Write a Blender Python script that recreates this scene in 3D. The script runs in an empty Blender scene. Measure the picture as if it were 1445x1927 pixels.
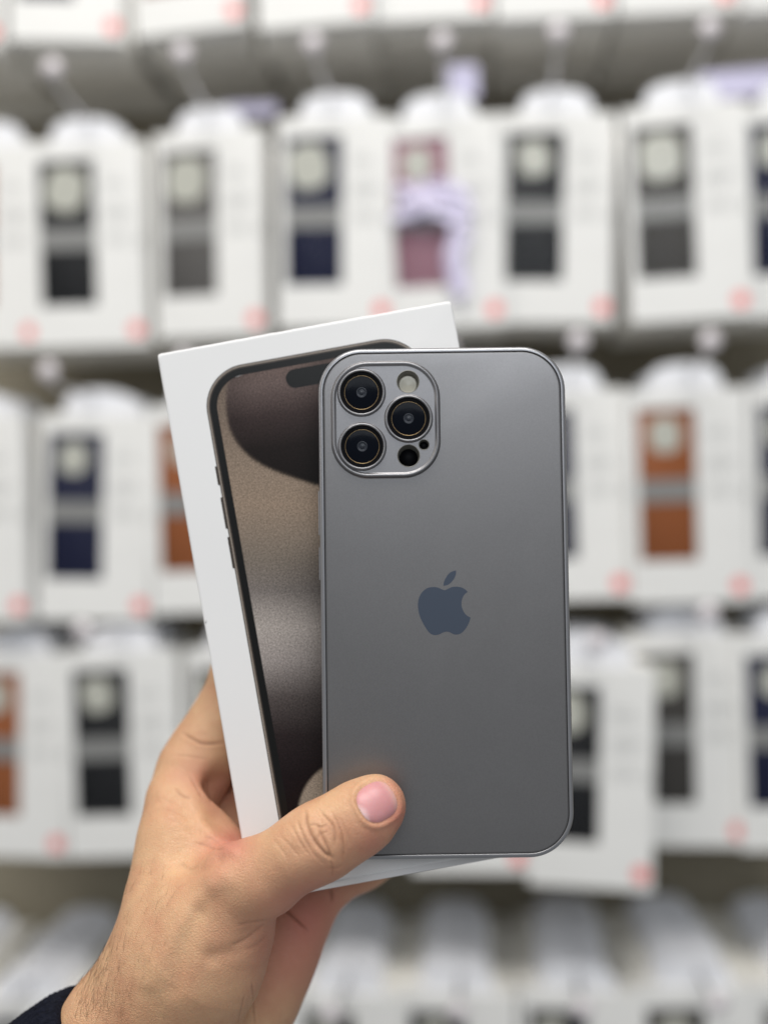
import bpy, bmesh, math, random
import numpy as np
from mathutils import Vector, Matrix
from mathutils.geometry import delaunay_2d_cdt

random.seed(7)
scene = bpy.context.scene
C = scene.collection
F = 2098.0            # focal length in photo pixels (photo is 1445 wide)

# ------------------------------------------------------------------ camera
cam_d = bpy.data.cameras.new('camera')
cam = bpy.data.objects.new('camera', cam_d)
C.objects.link(cam)
cam.rotation_euler = (math.pi / 2, 0, 0)
cam_d.sensor_fit = 'HORIZONTAL'
cam_d.sensor_width = 36
cam_d.lens = 36 * F / 1445
cam_d.clip_start = 0.02
cam_d.clip_end = 50
cam_d.dof.use_dof = True
cam_d.dof.focus_distance = 0.358
APERTURE = 0.0118     # metres across
cam_d.dof.aperture_fstop = cam_d.lens / 1000 / APERTURE
scene.camera = cam

# ------------------------------------------------------------------ world and lamps
world = bpy.data.worlds.new('World')
scene.world = world
world.use_nodes = True
bg = world.node_tree.nodes['Background']
bg.inputs[0].default_value = (0.93, 0.97, 1.0, 1)
bg.inputs[1].default_value = 0.31


def area(name, loc, target, sx, sy, power, col):
    d = bpy.data.lights.new(name, 'AREA')
    d.shape = 'RECTANGLE'
    d.size = sx
    d.size_y = sy
    d.energy = power
    d.color = col
    o = bpy.data.objects.new(name, d)
    C.objects.link(o)
    o.location = loc
    o.rotation_euler = (Vector(target) - Vector(loc)).to_track_quat('-Z', 'Y').to_euler()
    return o


area('ceiling_panel_light', (-0.2, -0.30, 2.15), (0, 1.0, -0.3), 2.0, 1.0, 67, (1.0, 0.97, 0.92))
area('front_fill_light', (0.15, -1.35, 0.82), (0.0, 0.6, 0.0), 1.2, 0.7, 11.5, (0.90, 0.95, 1.0))  # added fill light behind the camera
area('side_strip_light', (-1.25, 0.15, 0.55), (0, 0.4, -0.05), 0.25, 0.9, 3.5, (1.0, 0.93, 0.84))

vs = scene.view_settings
vs.view_transform = 'Standard'
vs.look = 'None'
vs.exposure = 0.06
vs.gamma = 1
vs.use_curve_mapping = False


# ------------------------------------------------------------------ helpers
def lin(r, g, b):
    def f(c):
        c /= 255.0
        return c / 12.92 if c <= 0.04045 else ((c + 0.055) / 1.055) ** 2.4
    return (f(r), f(g), f(b), 1.0)


def mat(name, col, rough=0.5, metal=0.0, spec=0.5, noise=None, bump=None, coat=0.0, sss=0.0):
    """noise=(scale, amount) mottles the colour; bump=(scale, strength, distance)"""
    m = bpy.data.materials.new(name)
    m.use_nodes = True
    nt = m.node_tree
    b = nt.nodes['Principled BSDF']
    b.inputs['Base Color'].default_value = col
    b.inputs['Roughness'].default_value = rough
    b.inputs['Metallic'].default_value = metal
    b.inputs['Specular IOR Level'].default_value = spec
    b.inputs['Coat Weight'].default_value = coat
    tc = nt.nodes.new('ShaderNodeTexCoord')
    if noise:
        n = nt.nodes.new('ShaderNodeTexNoise')
        n.inputs['Scale'].default_value = noise[0]
        n.inputs['Detail'].default_value = 4
        nt.links.new(tc.outputs['Object'], n.inputs['Vector'])
        mr = nt.nodes.new('ShaderNodeMapRange')
        mr.inputs[1].default_value = 0.25
        mr.inputs[2].default_value = 0.75
        mr.inputs[3].default_value = 1 - noise[1]
        mr.inputs[4].default_value = 1 + noise[1]
        nt.links.new(n.outputs['Fac'], mr.inputs[0])
        mx = nt.nodes.new('ShaderNodeVectorMath')
        mx.operation = 'SCALE'
        mx.inputs[0].default_value = col[:3]
        nt.links.new(mr.outputs[0], mx.inputs['Scale'])
        nt.links.new(mx.outputs[0], b.inputs['Base Color'])
    if bump:
        n2 = nt.nodes.new('ShaderNodeTexNoise')
        n2.inputs['Scale'].default_value = bump[0]
        n2.inputs['Detail'].default_value = 3
        nt.links.new(tc.outputs['Object'], n2.inputs['Vector'])
        bp = nt.nodes.new('ShaderNodeBump')
        bp.inputs['Strength'].default_value = bump[1]
        bp.inputs['Distance'].default_value = bump[2]
        nt.links.new(n2.outputs['Fac'], bp.inputs['Height'])
        nt.links.new(bp.outputs[0], b.inputs['Normal'])
    return m


def obj_from(name, verts, faces, m, parent=None, smooth=True, sharp=None):
    me = bpy.data.meshes.new(name)
    me.from_pydata([tuple(v) for v in verts], [], [tuple(f) for f in faces])
    me.update()
    if m:
        me.materials.append(m)
    if smooth:
        me.polygons.foreach_set('use_smooth', [True] * len(me.polygons))
        if sharp:
            me.set_sharp_from_angle(angle=math.radians(sharp))
    o = bpy.data.objects.new(name, me)
    C.objects.link(o)
    if parent:
        o.parent = parent
    return o


def empty(name, matrix=None):
    o = bpy.data.objects.new(name, None)
    C.objects.link(o)
    o.empty_display_size = 0.01
    if matrix is not None:
        o.matrix_world = matrix
    return o


def tag(o, label, cat, group=None, kind=None):
    o['label'] = label
    o['category'] = cat
    if group:
        o['group'] = group
    if kind:
        o['kind'] = kind


def pt(px, py, Y):
    return Vector(((px - 722.5) / F * Y, Y, (963.5 - py) / F * Y))


def rr(w, h, r, n=10, cx=0.0, cz=0.0):
    """rounded rectangle outline in (x, z), counter-clockwise, 4*(n+1) points"""
    r = max(min(r, w / 2 - 1e-6, h / 2 - 1e-6), 1e-6)
    out = []
    for qx, qz, a0 in ((1, 1, 0), (-1, 1, 90), (-1, -1, 180), (1, -1, 270)):
        for i in range(n + 1):
            a = math.radians(a0 + 90 * i / n)
            out.append((cx + qx * (w / 2 - r) + r * math.cos(a), cz + qz * (h / 2 - r) + r * math.sin(a)))
    return out


def loft(loops, cap_first=False, cap_last=False):
    """loops: list of lists of 3-D points of equal length"""
    n = len(loops[0])
    v = [p for lp in loops for p in lp]
    f = []
    for k in range(len(loops) - 1):
        a, b = k * n, (k + 1) * n
        for i in range(n):
            j = (i + 1) % n
            f.append((a + i, a + j, b + j, b + i))
    if cap_first:
        f.append(tuple(range(n))[::-1])
    if cap_last:
        f.append(tuple(range((len(loops) - 1) * n, len(loops) * n)))
    return v, f


def rr_profile(w, h, r, prof, n=12, cx=0, cz=0):
    """prof: list of (inset, y). lofted rounded rectangle rings"""
    loops = []
    for ins, y in prof:
        loops.append([(x, y, z) for x, z in rr(w - 2 * ins, h - 2 * ins, max(r - ins, 1e-5), n, cx, cz)])
    return loops


def lathe(prof, cx, cz, n=48):
    """prof: list of (radius, y) about an axis along y through (cx, cz)"""
    return [[(cx + r * math.cos(2 * math.pi * i / n), y, cz + r * math.sin(2 * math.pi * i / n)) for i in range(n)] for r, y in prof]


def plate_with_holes(outline, holes, y):
    pts, edges = [], []

    def add(lp):
        s = len(pts)
        pts.extend([Vector(p) for p in lp])
        edges.extend([(s + i, s + (i + 1) % len(lp)) for i in range(len(lp))])
    add(outline)
    for h in holes:
        add(h[0])
    v, e, f, *_ = delaunay_2d_cdt(pts, edges, [], 1, 1e-9)
    keep = []
    for fc in f:
        c = sum((v[i] for i in fc), Vector((0, 0))) / len(fc)
        if not any((c - Vector(h[1])).length < h[2] * 0.995 for h in holes):
            keep.append(tuple(fc)[::-1])
    return [(p.x, y, p.y) for p in v], keep


def box_mesh(x0, x1, y0, y1, z0, z1):
    v = [(x, y, z) for x in (x0, x1) for y in (y0, y1) for z in (z0, z1)]
    f = [(0, 1, 3, 2), (4, 6, 7, 5), (0, 4, 5, 1), (2, 3, 7, 6), (0, 2, 6, 4), (1, 5, 7, 3)]
    return v, f


def bevel(o, w, seg=2):
    md = o.modifiers.new('bevel', 'BEVEL')
    md.width = w
    md.segments = seg
    md.limit_method = 'ANGLE'
    return o


def fix_normals(o):
    bm = bmesh.new()
    bm.from_mesh(o.data)
    bmesh.ops.remove_doubles(bm, verts=bm.verts, dist=1e-7)
    bmesh.ops.recalc_face_normals(bm, faces=bm.faces)
    bm.to_mesh(o.data)
    bm.free()
    return o


MM = 0.001
# ------------------------------------------------------------------ the shop wall of hanging packages
YAW, ROLL = math.radians(4.0), math.radians(0.9)
YF = 1.12
U = Vector((math.cos(YAW), -math.sin(YAW), 0))
N = Vector((math.sin(YAW), math.cos(YAW), 0))
V = Vector((0, 0, 1))
Rr = Matrix.Rotation(-ROLL, 3, N)
U = Rr @ U
V = Rr @ V
O = Vector((0, YF, 0))
WALL = Matrix(((U.x, N.x, V.x, O.x), (U.y, N.y, V.y, O.y), (U.z, N.z, V.z, O.z), (0, 0, 0, 1)))


def on_wall(px, py, n=0.0):
    """wall coordinates (u, v) of the point of plane n that stands at this place"""
    d = pt(px, py, 1.0)
    p0 = O + N * n
    t = p0.dot(N) / d.dot(N)
    q = d * t - O
    return q.dot(U), q.dot(V)


M_wall = mat('wall_beige', lin(150, 142, 124), 0.7, noise=(6, 0.08))
M_groove = mat('wall_rail', lin(120, 110, 96), 0.4, 0.3)
M_card = mat('white_card', (0.71, 0.705, 0.69, 1), 0.5, noise=(25, 0.03))
M_card2 = mat('white_card_cool', (0.74, 0.745, 0.78, 1), 0.4, noise=(25, 0.03))
M_top = mat('box_flap_card', (0.80, 0.78, 0.73, 1), 0.6, noise=(30, 0.04))
M_dark = mat('box_inside', (0.35, 0.34, 0.32, 1), 0.7)
M_red = mat('red_ink', (0.76, 0.19, 0.18, 1), 0.5)
M_ink = mat('grey_ink', (0.52, 0.52, 0.51, 1), 0.5)
M_steel = mat('hook_steel', (0.62, 0.61, 0.62, 1), 0.3, 0.85)
M_tagp = mat('tag_plastic', (0.62, 0.58, 0.60, 1), 0.35)
M_band = mat('sleeve_grey', (0.20, 0.20, 0.195, 1), 0.5)
M_lilac = mat('lilac_card', (0.50, 0.48, 0.64, 1), 0.4, noise=(20, 0.1))
M_ring = mat('opening_backing', (0.43, 0.43, 0.38, 1), 0.3)
LEATHER = {
    'black': mat('leather_black', (0.012, 0.0125, 0.014, 1), 0.55, spec=0.14, bump=(900, 0.3, 0.0003)),
    'grey': mat('leather_grey', (0.085, 0.081, 0.078, 1), 0.6, spec=0.14, bump=(900, 0.3, 0.0003)),
    'dark grey': mat('leather_dark_grey', (0.045, 0.042, 0.039, 1), 0.6, spec=0.14, bump=(900, 0.3, 0.0003)),
    'navy': mat('leather_navy', (0.009, 0.011, 0.032, 1), 0.55, spec=0.14, bump=(900, 0.3, 0.0003)),
    'brown': mat('leather_brown', (0.22, 0.072, 0.026, 1), 0.55, spec=0.14, bump=(900, 0.3, 0.0003)),
    'mauve': mat('leather_mauve', (0.25, 0.125, 0.16, 1), 0.55, spec=0.14, bump=(900, 0.3, 0.0003)),
}
film = bpy.data.materials.new('clear_wrap')
film.use_nodes = True
nt = film.node_tree
for nd in list(nt.nodes):
    nt.nodes.remove(nd)
out = nt.nodes.new('ShaderNodeOutputMaterial')
tr = nt.nodes.new('ShaderNodeBsdfTransparent')
gl = nt.nodes.new('ShaderNodeBsdfGlossy')
gl.inputs['Roughness'].default_value = 0.06
mixs = nt.nodes.new('ShaderNodeMixShader')
mixs.inputs[0].default_value = 0.006
nz = nt.nodes.new('ShaderNodeTexNoise')
nz.inputs['Scale'].default_value = 22
tcf = nt.nodes.new('ShaderNodeTexCoord')
bpf = nt.nodes.new('ShaderNodeBump')
bpf.inputs['Strength'].default_value = 0.5
bpf.inputs['Distance'].default_value = 0.006
nt.links.new(tcf.outputs['Object'], nz.inputs['Vector'])
nt.links.new(nz.outputs['Fac'], bpf.inputs['Height'])
nt.links.new(bpf.outputs[0], gl.inputs['Normal'])
nt.links.new(tr.outputs[0], mixs.inputs[1])
nt.links.new(gl.outputs[0], mixs.inputs[2])
nt.links.new(mixs.outputs[0], out.inputs[0])

# wall with its horizontal rails
WB = 0.245
v, f = box_mesh(-1.6, 1.6, WB, WB + 0.02, -1.3, 1.3)
wall = obj_from('wall', v, f, M_wall, smooth=False)
wall.matrix_world = WALL
wall['kind'] = 'structure'

PW, PH, PT = 0.116, 0.211, 0.022
WX0, WX1, WZ0, WZ1 = -PW / 2 + 0.0085, -PW / 2 + 0.0655, 0.042, 0.192   # window rectangle


def package_shell():
    """carton with a window cut in its front, origin at bottom middle of the front"""
    x0, x1, z0, z1 = -PW / 2, PW / 2, 0.0, PH
    vv, ff = [], []

    def quad(a, b, c, d):
        s = len(vv)
        vv.extend([a, b, c, d])
        ff.append((s, s + 1, s + 2, s + 3))
    for (a, b, c, d) in ((x0, WX0, z0, z1), (WX1, x1, z0, z1), (WX0, WX1, z0, WZ0), (WX0, WX1, WZ1, z1)):
        quad((a, 0, c), (b, 0, c), (b, 0, d), (a, 0, d))
    quad((x0, PT, z0), (x0, PT, z1), (x1, PT, z1), (x1, PT, z0))
    quad((x0, 0, z0), (x0, 0, z1), (x0, PT, z1), (x0, PT, z0))
    quad((x1, 0, z0), (x1, PT, z0), (x1, PT, z1), (x1, 0, z1))
    quad((x0, 0, z1), (x1, 0, z1), (x1, PT, z1), (x0, PT, z1))
    quad((x0, 0, z0), (x0, PT, z0), (x1, PT, z0), (x1, 0, z0))
    R = 0.0032
    quad((WX0, 0, WZ0), (WX0, R, WZ0), (WX0, R, WZ1), (WX0, 0, WZ1))
    quad((WX1, 0, WZ0), (WX1, 0, WZ1), (WX1, R, WZ1), (WX1, R, WZ0))
    quad((WX0, 0, WZ1), (WX0, R, WZ1), (WX1, R, WZ1), (WX1, 0, WZ1))
    quad((WX0, 0, WZ0), (WX1, 0, WZ0), (WX1, R, WZ0), (WX0, R, WZ0))
    return vv, ff


def dome(w, h, hole=True):
    """hang tab outline: domed card"""
    o = [(-w / 2, 0)]
    for i in range(13):
        a = math.pi - math.pi * i / 12
        cx = math.copysign(abs(math.cos(a)) ** 0.75, math.cos(a))
        o.append((w / 2 * cx * 0.97, 0.004 + (h - 0.004) * math.sin(a) ** 0.8))
    o.append((w / 2, 0))
    return o[::-1]


def extrude_outline(outline, y0, y1):
    n = len(outline)
    v = [(x, y0, z) for x, z in outline] + [(x, y1, z) for x, z in outline]
    f = [tuple(range(n)), tuple(range(n, 2 * n))[::-1]]
    f += [(i, i + n, (i + 1) % n + n, (i + 1) % n) for i in range(n)]
    return v, f


def circle(cx, cz, r, n=24):
    return [(cx + r * math.cos(2 * math.pi * i / n), cz + r * math.sin(2 * math.pi * i / n)) for i in range(n)]


# shared meshes
def mesh_of(name, vf, m, smooth=False):
    o = obj_from(name, vf[0], vf[1], m, smooth=smooth)
    fix_normals(o)
    me = o.data
    bpy.data.objects.remove(o)
    return me


ME = {}
ME['carton'] = mesh_of('carton', package_shell(), M_card)
ME['plain'] = mesh_of('package', box_mesh(-PW / 2, PW / 2, 0, PT, 0, PH), M_top)
ME['tab'] = mesh_of('hang_tab', tuple(extrude_outline([(x, z + PH) for x, z in dome(0.075, 0.026)], 0.006, 0.0075)), M_card2)
cz = (WZ0 + WZ1) / 2
wx = (WX0 + WX1) / 2


def case_insert():
    lo = rr_profile(WX1 - WX0 - 0.0006, WZ1 - WZ0 - 0.0006, 0.004, [(0, 0.0088), (0, 0.0032), (0.001, 0.0022)], 5, wx, cz)
    return loft(lo, False, True)


for k, m in LEATHER.items():
    ME['case_' + k] = mesh_of('phone_case', case_insert(), m, True)
rg = rr(0.033, 0.035, 0.013, 6, wx - 0.004, WZ1 - 0.026)
ME['opening'] = mesh_of('camera_opening', extrude_outline(rg, 0.0016, 0.0026), M_ring)
ME['band'] = mesh_of('paper_band', box_mesh(WX0 + 0.0008, WX1 - 0.0008, 0.0015, 0.0028, WZ0 + 0.058, WZ0 + 0.080), M_band)
ME['sticker'] = mesh_of('round_sticker', extrude_outline(circle(PW / 2 - 0.011, 0.016, 0.0078), -0.0004, 0.0001), M_red)
ME['film'] = mesh_of('window_film', ([(WX0, 0.0007, WZ0), (WX1, 0.0007, WZ0), (WX1, 0.0007, WZ1), (WX0, 0.0007, WZ1)], [(0, 1, 2, 3)]), film)


def text_lines():
    vv, ff = [], []
    rnd = random.Random(3)
    x0 = WX1 + 0.010
    z = 0.168
    for blk, nl, hgt, wmax in ((0, 2, 0.0028, 0.030), (1, 5, 0.0013, 0.034), (2, 4, 0.0013, 0.032)):
        for i in range(nl):
            w = wmax * rnd.uniform(0.6, 1)
            bx = box_mesh(x0, x0 + w, -0.0003, 0.0001, z, z + hgt)
            s = len(vv)
            vv += bx[0]
            ff += [tuple(q + s for q in fc) for fc in bx[1]]
            z -= hgt * 2.2
        z -= 0.014
    # closing slot on the right-hand edge
    bx = extrude_outline([(PW / 2 - 0.0005, 0.096), (PW / 2 - 0.006, 0.104), (PW / 2 - 0.006, 0.108), (PW / 2 - 0.0005, 0.116)][::-1], -0.0004, 0.0001)
    s = len(vv)
    vv += bx[0]
    ff += [tuple(q + s for q in fc) for fc in bx[1]]
    return vv, ff


ME['text'] = mesh_of('printed_text', text_lines(), M_ink)


def wire_mesh(pts, r, n=8):
    loops = []
    for i, p in enumerate(pts):
        p = Vector(p)
        a = Vector(pts[max(i - 1, 0)])
        b = Vector(pts[min(i + 1, len(pts) - 1)])
        t = (b - a).normalized()
        s = t.orthogonal().normalized() if abs(t.z) > 0.9 else t.cross(Vector((0, 0, 1))).normalized()
        w = s.cross(t)
        loops.append([tuple(p + (s * math.cos(2 * math.pi * k / n) + w * math.sin(2 * math.pi * k / n)) * r) for k in range(n)])
    return loft(loops, True, True)


def place(name, me, parent, loc=None, rz=0.0, ry=0.0):
    o = bpy.data.objects.new(name, me)
    C.objects.link(o)
    if parent is not None:
        o.parent = parent
    return o


def wall_matrix(u, v, n, rz=0.0, ry=0.0):
    return WALL @ Matrix.Translation((u, n, v)) @ Matrix.Rotation(rz, 4, 'Z') @ Matrix.Rotation(ry, 4, 'Y')


ROWS = {
    'top': dict(xs=[-100, 125, 357, 592, 815, 1045, 1275, 1510], ys=[90, 76, 58, 46, 36, 32, 22, 18],
                col=['grey', 'navy', 'brown', 'black', 'grey', 'brown', 'navy', 'black'], depth=[9] * 8),
    'second': dict(xs=[-25, 172, 397, 630, 843, 1043, 1302, 1518], ys=[655, 651, 632, 614, 616, 607, 600, 594],
                   col=['brown', 'black', 'grey', 'navy', 'mauve', 'black', 'dark grey', 'navy'], depth=[5, 5, 6, 6, 6, 5, 6, 5]),
    'middle': dict(xs=[-45, 177, 396, 615, 845, 1077, 1303, 1525], ys=[1170, 1168, 1153, 1145, 1140, 1130, 1135, 1127],
                   col=['grey', 'navy', 'brown', 'black', 'grey', 'navy', 'brown', 'navy'], depth=[5] * 8),
    'fourth': dict(xs=[24, 237, 455, 680, 885, 1110, 1298, 1512], ys=[1614, 1614, 1618, 1628, 1645, 1672, 1594, 1602],
                   col=['brown', 'black', 'grey', 'navy', 'grey', 'black', 'dark grey', 'navy'], depth=[5, 5, 5, 5, 6, 7, 5, 5]),
    'bottom': dict(xs=[-165, 60, 280, 470, 662, 872, 1092, 1322, 1545], ys=[2273, 2270, 2268, 2266, 2266, 2268, 2268, 2268, 2270],
                   col=['brown', 'navy', 'grey', 'grey', 'dark grey', 'black', 'black', 'dark grey', 'grey'], depth=[9] * 9),
}
COLN8 = ['leftmost', 'second', 'third', 'fourth', 'fifth', 'sixth', 'seventh', 'rightmost']
COLN9 = COLN8[:7] + ['eighth', 'rightmost']
ORD = ['', 'directly', 'two', 'three', 'four', 'five', 'six', 'seven', 'eight']
NEXT = ['', 'first', 'second', 'third', 'fourth', 'fifth', 'sixth', 'seventh', 'eighth']
ME['hook_wire'] = mesh_of('hook_wire', wire_mesh([(0, -0.105, 0.008), (0, -0.09, 0.001), (0, -0.06, 0), (0, WB + 0.06, 0)], 0.0022), M_steel, True)
tg = loft(lathe([(0.0001, -0.1105), (0.0085, -0.110), (0.0095, -0.1075), (0.0085, -0.105), (0.0001, -0.1045)], 0, 0.012, 20))
ME['end_tag'] = mesh_of('end_tag', tg, M_tagp, True)
rnd = random.Random(11)
for rname, R in ROWS.items():
    COLN = COLN8 if len(R['xs']) == 8 else COLN9
    for i in range(len(R['xs'])):
        nf = rnd.uniform(-0.008, 0.010)
        if rname == 'fourth' and i == 5:
            nf = -0.045
        if rname == 'fourth' and i == 4:
            nf = -0.02
        u, vv_ = on_wall(R['xs'][i], R['ys'][i], nf)
        hv = vv_ + PH + 0.019
        rz = rnd.uniform(-0.12, 0.12)
        ry = rnd.uniform(-0.03, 0.03)
        col = R['col'][i]
        root = empty('phone_case_package', wall_matrix(u, vv_, nf, rz, ry))
        tag(root, f'white windowed package showing a {col} case, {COLN[i]} hook of the {rname} row', 'package', 'phone case packages on the wall')
        place('carton', ME['carton'], root)
        place('hang_tab', ME['tab'], root)
        pc = place('phone_case', ME['case_' + col], root)
        co = place('camera_opening', ME['opening'], pc)
        sz_ = rnd.uniform(0.85, 1.1)
        if rname == 'second' and i in (1, 2, 3, 6):
            sz_ = 1.3  # larger pale opening also stands in for glare on these windows
        oc = Vector((wx - 0.004, 0, WZ1 - 0.026))
        co.matrix_local = Matrix.Translation(oc + Vector((rnd.uniform(-.003, .004), 0, -0.004 * (sz_ > 1.1)))) @ Matrix.Rotation(rnd.uniform(-.3, .3), 4, 'Y') @ Matrix.Diagonal((sz_ * 0.95, 1, sz_, 1)) @ Matrix.Translation(-oc)
        place('paper_band', ME['band'], root)
        place('round_sticker', ME['sticker'], root)
        place('printed_text', ME['text'], root)
        place('window_film', ME['film'], root)
        for k in range(1, R['depth'][i]):
            n = nf + k * (PT + 0.0025) + rnd.uniform(-0.001, 0.001)
            if n + PT > WB - 0.003:
                break
            b = bpy.data.objects.new('boxed_package', ME['plain'])
            C.objects.link(b)
            b.matrix_world = wall_matrix(u + rnd.uniform(-0.003, 0.003), vv_ + rnd.uniform(-0.002, 0.002), n, rz * 0.5 + rnd.uniform(-0.02, 0.02), ry + rnd.uniform(-0.012, 0.012))
            tag(b, f'plain white package, {NEXT[k]} behind the front one on the {COLN[i]} hook of the {rname} row', 'package', 'packages stacked behind the front ones')
            place('hang_tab', ME['tab'], b)
        h = empty('display_hook', wall_matrix(u, hv, nf * 0 + 0.0, rnd.uniform(-0.05, 0.05)))
        tag(h, f'steel wire hook with a round end tag, {COLN[i]} of the {rname} row', 'hook', 'wire display hooks')
        place('hook_wire', ME['hook_wire'], h)
        place('end_tag', ME['end_tag'], h)

# lilac header cards between the second-row packages and a crumpled lilac bag on one of them
for (px, py, w, hh, n, lab) in ((470, 205, 0.060, 0.014, 0.05, 'narrow lilac card standing behind the second row, left of the navy case'),
                                (872, 152, 0.030, 0.034, 0.02, 'upright lilac card above the mauve case package of the second row'),
                                (1395, 155, 0.080, 0.028, 0.03, 'wide lilac card at the right end above the second row')):
    u, v_ = on_wall(px, py, n)
    vv, ff = loft(rr_profile(w, hh, 0.004, [(0, 0.0012), (0, 0), (0.0004, -0.0003)], 4), True, True)
    c = fix_normals(obj_from('header_card', vv, ff, M_lilac, smooth=False))
    c.matrix_world = wall_matrix(u, v_, n, rnd.uniform(-.1, .1), rnd.uniform(-.05, .05))
    tag(c, lab, 'card', 'lilac cards')


def crumpled(w, h, nx, ny, amp, seed):
    r_ = np.random.RandomState(seed)
    ph = r_.uniform(0, 6.28, 12)
    vv, ff = [], []
    for j in range(ny + 1):
        for i in range(nx + 1):
            a, b = i / nx, j / ny
            y = amp * (math.sin(9 * a + 5 * b + ph[0]) + 0.7 * math.sin(17 * b - 6 * a + ph[1]) + 0.5 * math.sin(23 * a + 11 * b + ph[2]))
            vv.append((w * (a - .5) + 0.003 * math.sin(8 * b + ph[3]), y, h * (b - .5) + 0.005 * math.sin(6 * a + ph[4])))
    for j in range(ny):
        for i in range(nx):
            s = j * (nx + 1) + i
            ff.append((s, s + 1, s + nx + 2, s + nx + 1))
    return vv, ff


M_bag = mat('lilac_plastic', (0.84, 0.80, 0.98, 1), 0.12, spec=0.7, coat=0.5)
M_bag.node_tree.nodes['Principled BSDF'].inputs['Transmission Weight'].default_value = 0.35
M_bag.node_tree.nodes['Principled BSDF'].inputs['IOR'].default_value = 1.1
u, v_ = on_wall(815, 380, -0.016)
vv, ff = crumpled(0.074, 0.038, 24, 16, 0.0026, 4)
bag = obj_from('plastic_wrapper', vv, ff, M_bag)
sd = bag.modifiers.new('thickness', 'SOLIDIFY')
sd.thickness = 0.0006
bag.matrix_world = wall_matrix(u, v_, -0.016, 0, 0.15)
tag(bag, 'crumpled lilac plastic wrapper across the window of the mauve case package', 'wrapper')
u, v_ = on_wall(858, 490, -0.014)
vv, ff = crumpled(0.019, 0.066, 12, 20, 0.002, 9)
bag2 = obj_from('plastic_strip', vv, ff, M_bag)
sd = bag2.modifiers.new('thickness', 'SOLIDIFY')
sd.thickness = 0.0006
bag2.matrix_world = wall_matrix(u, v_, -0.014, 0, 0.05)
tag(bag2, 'upright strip of lilac plastic hanging over the mauve case', 'plastic strip')

# ------------------------------------------------------------------ the phone case (front is local -y)
TILT = math.radians(2.2)
CASE_C = pt(837.5, 1131.5, 0.362)
CASE_M = Matrix.Translation(CASE_C) @ Matrix.Rotation(math.radians(-0.85), 4, 'Y').inverted() @ Matrix.Rotation(-TILT, 4, 'X')
# top leans away from the camera
CASE_M = Matrix.Translation(CASE_C) @ Matrix.Rotation(math.radians(-0.80), 4, 'Y') @ Matrix.Rotation(-TILT, 4, 'X')
S = 0.362 / F                      # metres per photo pixel on the case
CW, CH = 469.5 * S, 963 * S
CR = 84 * S
CD = 0.0112

M_rim = mat('case_rim_metallic', lin(150, 150, 153), 0.36, 0.85, bump=(2500, 0.02, 0.0001))
M_panel = mat('case_panel_matte', (0.200, 0.195, 0.197, 1), 0.41, 0.85, noise=(2200, 0.06), bump=(3500, 0.05, 0.0001))
# faint handling smudges change the panel's gloss
_nt = M_panel.node_tree
_n = _nt.nodes.new('ShaderNodeTexNoise')
_n.inputs['Scale'].default_value = 55
_n.inputs['Detail'].default_value = 6
_n.inputs['Distortion'].default_value = 1.2
_tc = _nt.nodes.new('ShaderNodeTexCoord')
_m = _nt.nodes.new('ShaderNodeMapRange')
for _i, _v in enumerate((0.35, 0.7, 0.355, 0.375)):
    _m.inputs[_i + 1].default_value = _v
_nt.links.new(_tc.outputs['Object'], _n.inputs['Vector'])
_nt.links.new(_n.outputs['Fac'], _m.inputs[0])
_nt.links.new(_m.outputs[0], _nt.nodes['Principled BSDF'].inputs['Roughness'])
M_isl = mat('island_metallic', lin(131, 130, 132), 0.38, 0.8, noise=(2600, 0.07), bump=(3000, 0.08, 0.0002))
M_groovec = mat('seam_black', (0.02, 0.02, 0.022, 1), 0.5)
M_blk = mat('lens_black', (0.003, 0.003, 0.004, 1), 0.5, spec=0.06)
M_glass = mat('lens_glass', (0.003, 0.004, 0.007, 1), 0.12, spec=0.06)
M_inner = mat('lens_element', (0.014, 0.017, 0.024, 1), 0.25, spec=0.3)
M_gold = mat('lens_gold_edge', (0.30, 0.21, 0.11, 1), 0.3, 0.9)
M_flash = mat('flash_diffuser', (0.60, 0.57, 0.48, 1), 0.3)
M_wallh = mat('hole_wall', lin(120, 118, 112), 0.5, 0.4)
M_emb = mat('emblem_slate', (0.048, 0.062, 0.090, 1), 0.40, 0.35)

case = empty('phone_in_case', CASE_M)
tag(case, 'grey metallic phone case with a triple camera island, held in front of the white box', 'phone case')


def Lc(px, py):
    """photo pixel to case-local (x, z)"""
    p = pt(px, py, 0.362) - CASE_C
    q = CASE_M.to_3x3().inverted() @ Vector((p.x, 0, p.z))
    return q.x, q.z


r_ = 1.55 * MM
prof = [(0.9 * MM, CD), (0.25 * MM, CD - .5 * MM), (0, CD - 1.4 * MM), (0, 1.6 * MM)]
for i in range(1, 7):
    a = math.radians(90 * i / 6)
    prof.append((r_ * 0.75 * (1 - math.cos(a)), 1.6 * MM - r_ * math.sin(a) * 1.0))
prof += [(1.42 * MM, 0.08 * MM), (1.56 * MM, 0.30 * MM)]
vv, ff = loft(rr_profile(CW, CH, CR, prof, 18), True, False)
rim = fix_normals(obj_from('rim', vv, ff, M_rim, case, sharp=50))
vv, ff = loft(rr_profile(CW, CH, CR, [(1.56 * MM, 0.30 * MM), (1.60 * MM, 0.8 * MM), (1.72 * MM, 0.8 * MM), (1.76 * MM, 0.4 * MM)], 18))
obj_from('seam', vv, ff, M_groovec, case)
IW, IH, IR = 204 * S, 220 * S, 69 * S
ix, iz = Lc(725.5, 787.5)
holes = []
for (a, b, r) in ((768, 716, 20.5), (769, 857, 20.5), (798, 836, 9.3)):
    x, z = Lc(a, b)
    holes.append((circle(x, z, r * S, 40), (x, z), r * S))
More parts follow.
